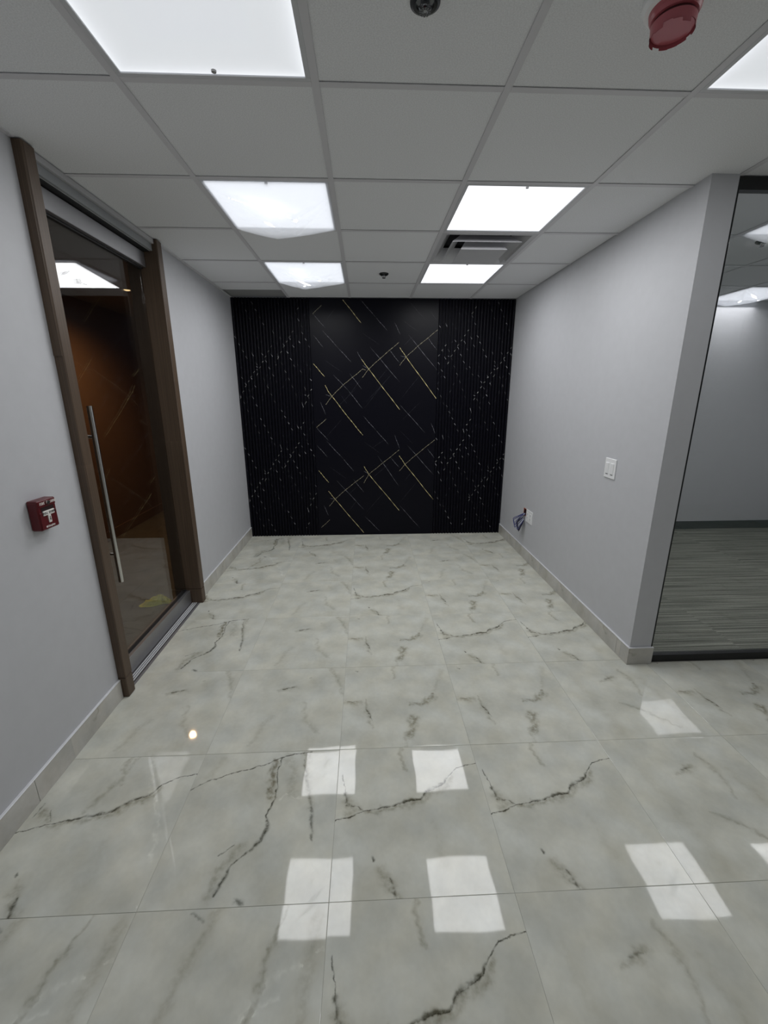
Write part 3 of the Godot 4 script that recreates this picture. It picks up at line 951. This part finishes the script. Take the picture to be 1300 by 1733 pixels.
func open_box() -> void:
	var o := thing("junction_box", "open orange wiring hole in the right wall with blue and white wires hanging out", "wiring box", Vector3(XR, 0.452, 0.165))
	var b := Mb.new()
	b.box(Vector3(-0.003, -0.036, -0.036), Vector3(0.0, 0.036, -0.030), 0.001).box(Vector3(-0.003, -0.036, 0.030), Vector3(0.0, 0.036, 0.036), 0.001)
	b.box(Vector3(-0.003, 0.030, -0.030), Vector3(0.0, 0.036, 0.030), 0.001).box(Vector3(-0.003, -0.036, -0.030), Vector3(0.0, -0.030, 0.030), 0.001)
	obj("rim", b, M["orange_box"], o)
	obj("hole", Mb.new().box(Vector3(-0.0012, -0.03, -0.03), Vector3(0.0, 0.03, 0.03)), M["alarm_recess"], o)
	var r := RandomNumberGenerator.new()
	r.seed = 12
	var kinds := ["blue_wire", "dark_wire", "white_wire", "blue_wire", "white_wire", "dark_wire", "blue_wire", "blue_wire", "white_wire"]
	for k in kinds.size():
		var sx := -0.03 - 0.012 * (k % 4)
		var z0 := r.randf_range(-0.02, 0.02)
		var far := r.randf_range(-0.035, 0.035)
		var low := r.randf_range(-0.19, -0.13)
		var pts := []
		var c := Curve3D.new()
		c.add_point(Vector3(-0.001, -0.015, z0), Vector3.ZERO, Vector3(-0.05, 0.01, 0))
		c.add_point(Vector3(sx - 0.03, low * 0.55, far - 0.03), Vector3(0, 0.05, 0.02), Vector3(0, -0.05, -0.01))
		c.add_point(Vector3(sx - 0.02, low, far), Vector3(-0.01, -0.02, -0.02), Vector3(0.01, 0.02, 0.03))
		c.add_point(Vector3(-0.022, low * 0.4, far * 0.6 + 0.02), Vector3(0, -0.04, 0), Vector3(0, 0.03, -0.01))
		for i in 25:
			pts.append(c.sample_baked(c.get_baked_length() * i / 24.0))
		obj("wire", Mb.new().tube(pts, 0.0034, 8), M[kinds[k]], o)


func downlight(at: Vector3) -> void:
	var o := thing("downlight", "small warm recessed downlight seen through the glass door", "light", at)
	obj("trim_ring", Mb.new().lathe([Vector2(0.034, 0.02), Vector2(0.036, -0.002), Vector2(0.048, -0.004), Vector2(0.05, 0.0)], Vector3.ZERO, 28), M["white_steel"], o)
	obj("lamp", Mb.new().lathe([Vector2(0.0, -0.006), Vector2(0.02, -0.004), Vector2(0.033, 0.004), Vector2(0.033, 0.012), Vector2(0.0, 0.012)], Vector3.ZERO, 24), M["warm_lamp"], o)
	var s := SpotLight3D.new()
	s.name = "beam"
	s.light_color = Color(1.0, 0.8, 0.57); s.light_energy = 1.5; s.spot_angle = 78.0; s.spot_angle_attenuation = 1.0; s.spot_range = 9.0; s.spot_attenuation = 2.0; s.light_size = 0.033
	s.shadow_enabled = true
	o.add_child(s)
	s.position = Vector3(0, -0.02, 0)
	s.rotation.x = -PI / 2


func cloth() -> void:
	var b := Mb.new()
	var nz := noise(9.0, 77, 4)
	var rings := 9
	var seg := 34
	var pt := func(i: int, j: int) -> Vector3:
		var a := TAU * (j % seg) / seg
		var q := float(i) / rings
		var reach := (0.075 + 0.02 * sin(3.0 * a + 1.0) + 0.028 * pow(maxf(0.0, cos(a - 2.7)), 3.0) * 3.0) * q
		var x := cos(a) * reach
		var z := sin(a) * reach * 0.7
		var y := 0.065 * pow(1.0 - q, 0.7) + 0.03 * nz.get_noise_2d(x * 9.0, z * 9.0 + 3.0) * (1.0 - q * 0.5) + 0.006 * sin(9.0 * a) * q
		return Vector3(x, maxf(0.002, y), z)
	for i in rings:
		for j in seg:
			b.quad((pt as Callable).call(i, j), (pt as Callable).call(i, j + 1), (pt as Callable).call(i + 1, j + 1), (pt as Callable).call(i + 1, j), Vector3.UP)
	var o := obj("cleaning_cloth", b, M["yellow_cloth"])
	o.position = Vector3(-1.47, 0.0, 1.02)
	o.set_meta("label", "crumpled yellow green cloth on the dim floor behind the glass door")
	o.set_meta("category", "cloth")


func build_feature_wall() -> void:
	var z0 := ZB - 0.021
	var c := thing("marble_board", "flat black board with gold and white diagonal lines in the middle of the feature wall", "wall panel", Vector3(-0.41, 0.0, z0))
	var face := Mb.new()
	var w := 1.31
	var d := 0.02
	var h0 := 0.002
	var h1 := H - 0.002
	var q := [Vector3(0, h0, d), Vector3(w, h0, d), Vector3(w, h1, d), Vector3(0, h1, d)]
	var tx := [Vector2(0, 1), Vector2(1, 1), Vector2(1, 0), Vector2(0, 0)]
	face.tri(q[0], q[1], q[2], Vector3.BACK, Vector3.BACK, Vector3.BACK, tx[0], tx[1], tx[2])
	face.tri(q[0], q[2], q[3], Vector3.BACK, Vector3.BACK, Vector3.BACK, tx[0], tx[2], tx[3])
	obj("printed_face", face, M["black_board"], c)
	obj("core", Mb.new().box(Vector3(0, h0, 0), Vector3(w, h1, d - 0.0005)), M["black_frame"], c)
	fluted(XL, -0.41, 0.12, "fluted black panel with broken white diagonal lines, left of the flat board")
	fluted(0.90, XR, 0.55, "fluted black panel with broken white diagonal lines, right of the flat board")


func fluted(x0: float, x1: float, u0: float, label: String) -> void:
	var o := thing("fluted_panel", label, "wall panel", Vector3(x0, 0.0, ZB - 0.021))
	var ribs := 24
	var pitch := (x1 - x0) / ribs
	var u := u0
	for board in 6:
		var prof := []      # x, depth; the print lies on the crowns only
		for k in 4:
			var xx := (board * 4 + k) * pitch
			prof.append([xx, 0.006])
			for i in 9:
				var a := PI * i / 8.0
				prof.append([xx + pitch * (0.13 + 0.37 * (1.0 - cos(a))), 0.006 + 0.02 * pow(sin(a), 0.7)])
			prof.append([xx + pitch, 0.006])
		var b := Mb.new()
		var y0 := 0.002
		var y1 := H - 0.002
		for i in prof.size() - 1:
			var p := Vector2(prof[i][0], prof[i][1])
			var r := Vector2(prof[i + 1][0], prof[i + 1][1])
			var len := p.distance_to(r)
			if len < 0.00001:
				continue
			var nn := Vector3(-(r.y - p.y), 0, r.x - p.x).normalized()
			var du := len / 1.31
			if minf(p.y, r.y) < 0.0165:
				b.quad(Vector3(p.x, y0, p.y), Vector3(r.x, y0, r.y), Vector3(r.x, y1, r.y), Vector3(p.x, y1, p.y), nn)
				for t in 6:
					b.uv[b.uv.size() - 1 - t] = Vector2(0.985, 0.46)
				u += du
				continue
			b.tri(Vector3(p.x, y0, p.y), Vector3(r.x, y0, r.y), Vector3(r.x, y1, r.y), nn, nn, nn, Vector2(u, 1), Vector2(u + du, 1), Vector2(u + du, 0))
			b.tri(Vector3(p.x, y0, p.y), Vector3(r.x, y1, r.y), Vector3(p.x, y1, p.y), nn, nn, nn, Vector2(u, 1), Vector2(u + du, 0), Vector2(u, 0))
			for y in [y0, y1]:
				b.quad(Vector3(p.x, y, 0), Vector3(r.x, y, 0), Vector3(r.x, y, r.y), Vector3(p.x, y, p.y), Vector3(0, y - 1.0, 0))
			u += du
		obj("fluted_board", b, M["fluted_board"], o)


func build_door() -> void:
	var W: Material = M["dark_wood"]
	var o := setting("door_1", "tall tinted glass door in a dark brown wooden frame with a long steel pull handle", "door")
	var xo := -1.345
	var xi := -1.143
	var near0 := 2.045
	var near1 := 2.109
	var far0 := 0.98
	var far1 := 1.043
	# posts, each with a block at its foot
	for z in [[near0, near1], [far0, far1]]:
		obj("jamb", bx(xo, xi, 0.118, H, z[0], z[1], 0.004), W, o)
		obj("plinth_block", bx(xo, xi, 0.0, 0.1165, z[0], z[1], 0.004), W, o)
	obj("cover_strip", bx(XL, xi - 0.004, 1.72, H - 0.001, near1, near1 + 0.004, 0.001), W, o)
	# head: painted cover, dark slot
	obj("head_cover", bx(XL - 0.008, XL + 0.006, H - 0.066, H - 0.026, far1, near0, 0.001), M["head_grey"], o)
	obj("head_angle", bx(XL - 0.01, XL + 0.02, H - 0.026, H, far1, near0, 0.001), M["angle_grey"], o)
	obj("head_slot", bx(XL - 0.1, XL - 0.012, H - 0.07, H - 0.066, far1, near0), M["dark_gap"], o)
	# leaf
	var l0 := far1 + 0.007
	var l1 := near0 - 0.006
	var g := -1.2625
	var leaf := obj("glass_leaf", bx(g - 0.006, g + 0.006, 0.06, H - 0.12, l0, l1, 0.0012), M["tinted_glass"], o)
	obj("top_rail", bx(-1.292, -1.226, 2.335, H - 0.075, l0, l1, 0.002), M["brushed_aluminium"], leaf)
	obj("bottom_rail", bx(-1.292, -1.226, 0.012, 0.112, l0, l1, 0.002), M["brushed_aluminium"], leaf)
	obj("rail_gasket", bx(-1.272, -1.250, 2.325, 2.335, l0, l1), M["dark_gap"], leaf)
	obj("rail_gasket", bx(-1.272, -1.250, 0.112, 0.118, l0, l1), M["dark_gap"], leaf)
	for s in [1.0, -1.0]:
		obj("pull_handle", Mb.new().tube([Vector3(g + s * 0.068, 0.585, 1.915), Vector3(g + s * 0.068, 1.51, 1.915)], 0.0125, 20), M["steel_bar"], leaf)
		for y in [0.745, 1.362]:
			obj("standoff", Mb.new().tube([Vector3(g + s * 0.006, y, 1.915), Vector3(g + s * 0.06, y, 1.915)], 0.008, 14), M["steel_bar"], leaf)
	# threshold
	var t := obj("threshold", bx(xo, -1.166, -0.0015, 0.002, far0, near0, 0.0), M["sill_grey"], o)
	for k in 3:
		obj("track", bx(-1.222 + 0.014 * k, -1.216 + 0.014 * k, 0.002, 0.0065, far1, near0, 0.001), M["metal_edge"], t)
	obj("groove", bx(-1.186, -1.181, 0.002, 0.0026, far1, near0), M["dark_gap"], t)
	# the dim room behind
	var r := setting("wall_side", "brown clad wall of the dim room seen through the glass door", "wall")
	obj("wall_panel", bx(-3.1, -2.73, 0.0, H + 0.12, -3.3, 3.6), M["brown_cladding"], r)
	obj("wall_panel", bx(-2.73, XL - 0.15, 0.0, H + 0.12, 3.5, 3.6), M["brown_cladding"], r)
	obj("wall_panel", bx(-2.73, XL - 0.15, 0.0, H + 0.12, -3.3, -3.15), M["brown_cladding"], r)
	obj("wall_panel", bx(XL - 0.17, XL - 0.15, 0.0, H + 0.12, -3.15, 0.978), M["brown_cladding"], r)
	obj("wall_panel", bx(XL - 0.17, XL - 0.15, 0.0, H + 0.12, 2.112, 3.5), M["brown_cladding"], r)
	obj("skirting_board", bx(-2.73, -2.718, 0.0, 0.112, -3.15, 3.5, 0.002), M["brown_cladding"], r)
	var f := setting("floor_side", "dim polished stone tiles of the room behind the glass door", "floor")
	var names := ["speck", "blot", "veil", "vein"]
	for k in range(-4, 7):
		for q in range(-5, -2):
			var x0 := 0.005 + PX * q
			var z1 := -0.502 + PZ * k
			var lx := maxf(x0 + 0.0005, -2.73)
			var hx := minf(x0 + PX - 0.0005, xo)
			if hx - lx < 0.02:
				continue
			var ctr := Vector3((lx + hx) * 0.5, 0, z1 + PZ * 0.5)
			var tl := obj("tile", tile_shape(lx - ctr.x, hx - ctr.x, -PZ * 0.5 + 0.0005, PZ * 0.5 - 0.0005, x0 - ctr.x, -PZ * 0.5), M["dimmed_" + names[(q * 3 + k * 5 + 60) % 4]], f)
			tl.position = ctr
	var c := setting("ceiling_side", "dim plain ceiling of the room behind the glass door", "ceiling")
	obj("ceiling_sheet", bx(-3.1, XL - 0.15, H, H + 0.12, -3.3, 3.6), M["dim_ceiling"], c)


func build_glazing() -> void:
	var o := setting("window_1", "floor to ceiling glass front in a thin black frame at the right", "window")
	var z0 := 1.898
	var z1 := 1.936
	var B: Material = M["black_frame"]
	obj("bottom_track", bx(XG, XE, 0.0, 0.045, z0, z1, 0.001), B, o)
	obj("head_track", bx(XG, XE, H - 0.052, H, z0, z1, 0.001), B, o)
	obj("side_frame", bx(XG, XG + 0.016, 0.045, H - 0.052, z0, z1, 0.001), B, o)
	obj("side_frame", bx(XE - 0.016, XE, 0.045, H - 0.052, z0, z1, 0.001), B, o)
	var xs := [XG + 0.016, 3.0, 4.03, XE - 0.016]
	for k in 3:
		obj("glass_pane", bx(xs[k] + 0.001, xs[k + 1] - 0.001, 0.04, H - 0.05, 1.912, 1.922), M["clear_glass"], o)
	# carpeted room
	var f := setting("floor_carpet", "grey green carpet with fine stripes in the glazed room", "carpet")
	obj("carpet", bx(XG - 0.01, XE, -0.0016, 0.004, ZB - 0.022, z0 + 0.002), M["carpet"], f)
	var b := setting("baseboard_back", "dark grey rubber skirting at the foot of the rear wall of the carpeted room", "skirting")
	obj("skirting_strip", bx(XG, XE, 0.0, 0.1, ZB - 0.022, ZB - 0.012, 0.002), M["rubber_base"], b)
	obj("skirting_strip", bx(XE - 0.01, XE, 0.0, 0.1, ZB - 0.012, z0, 0.002), M["rubber_base"], b)
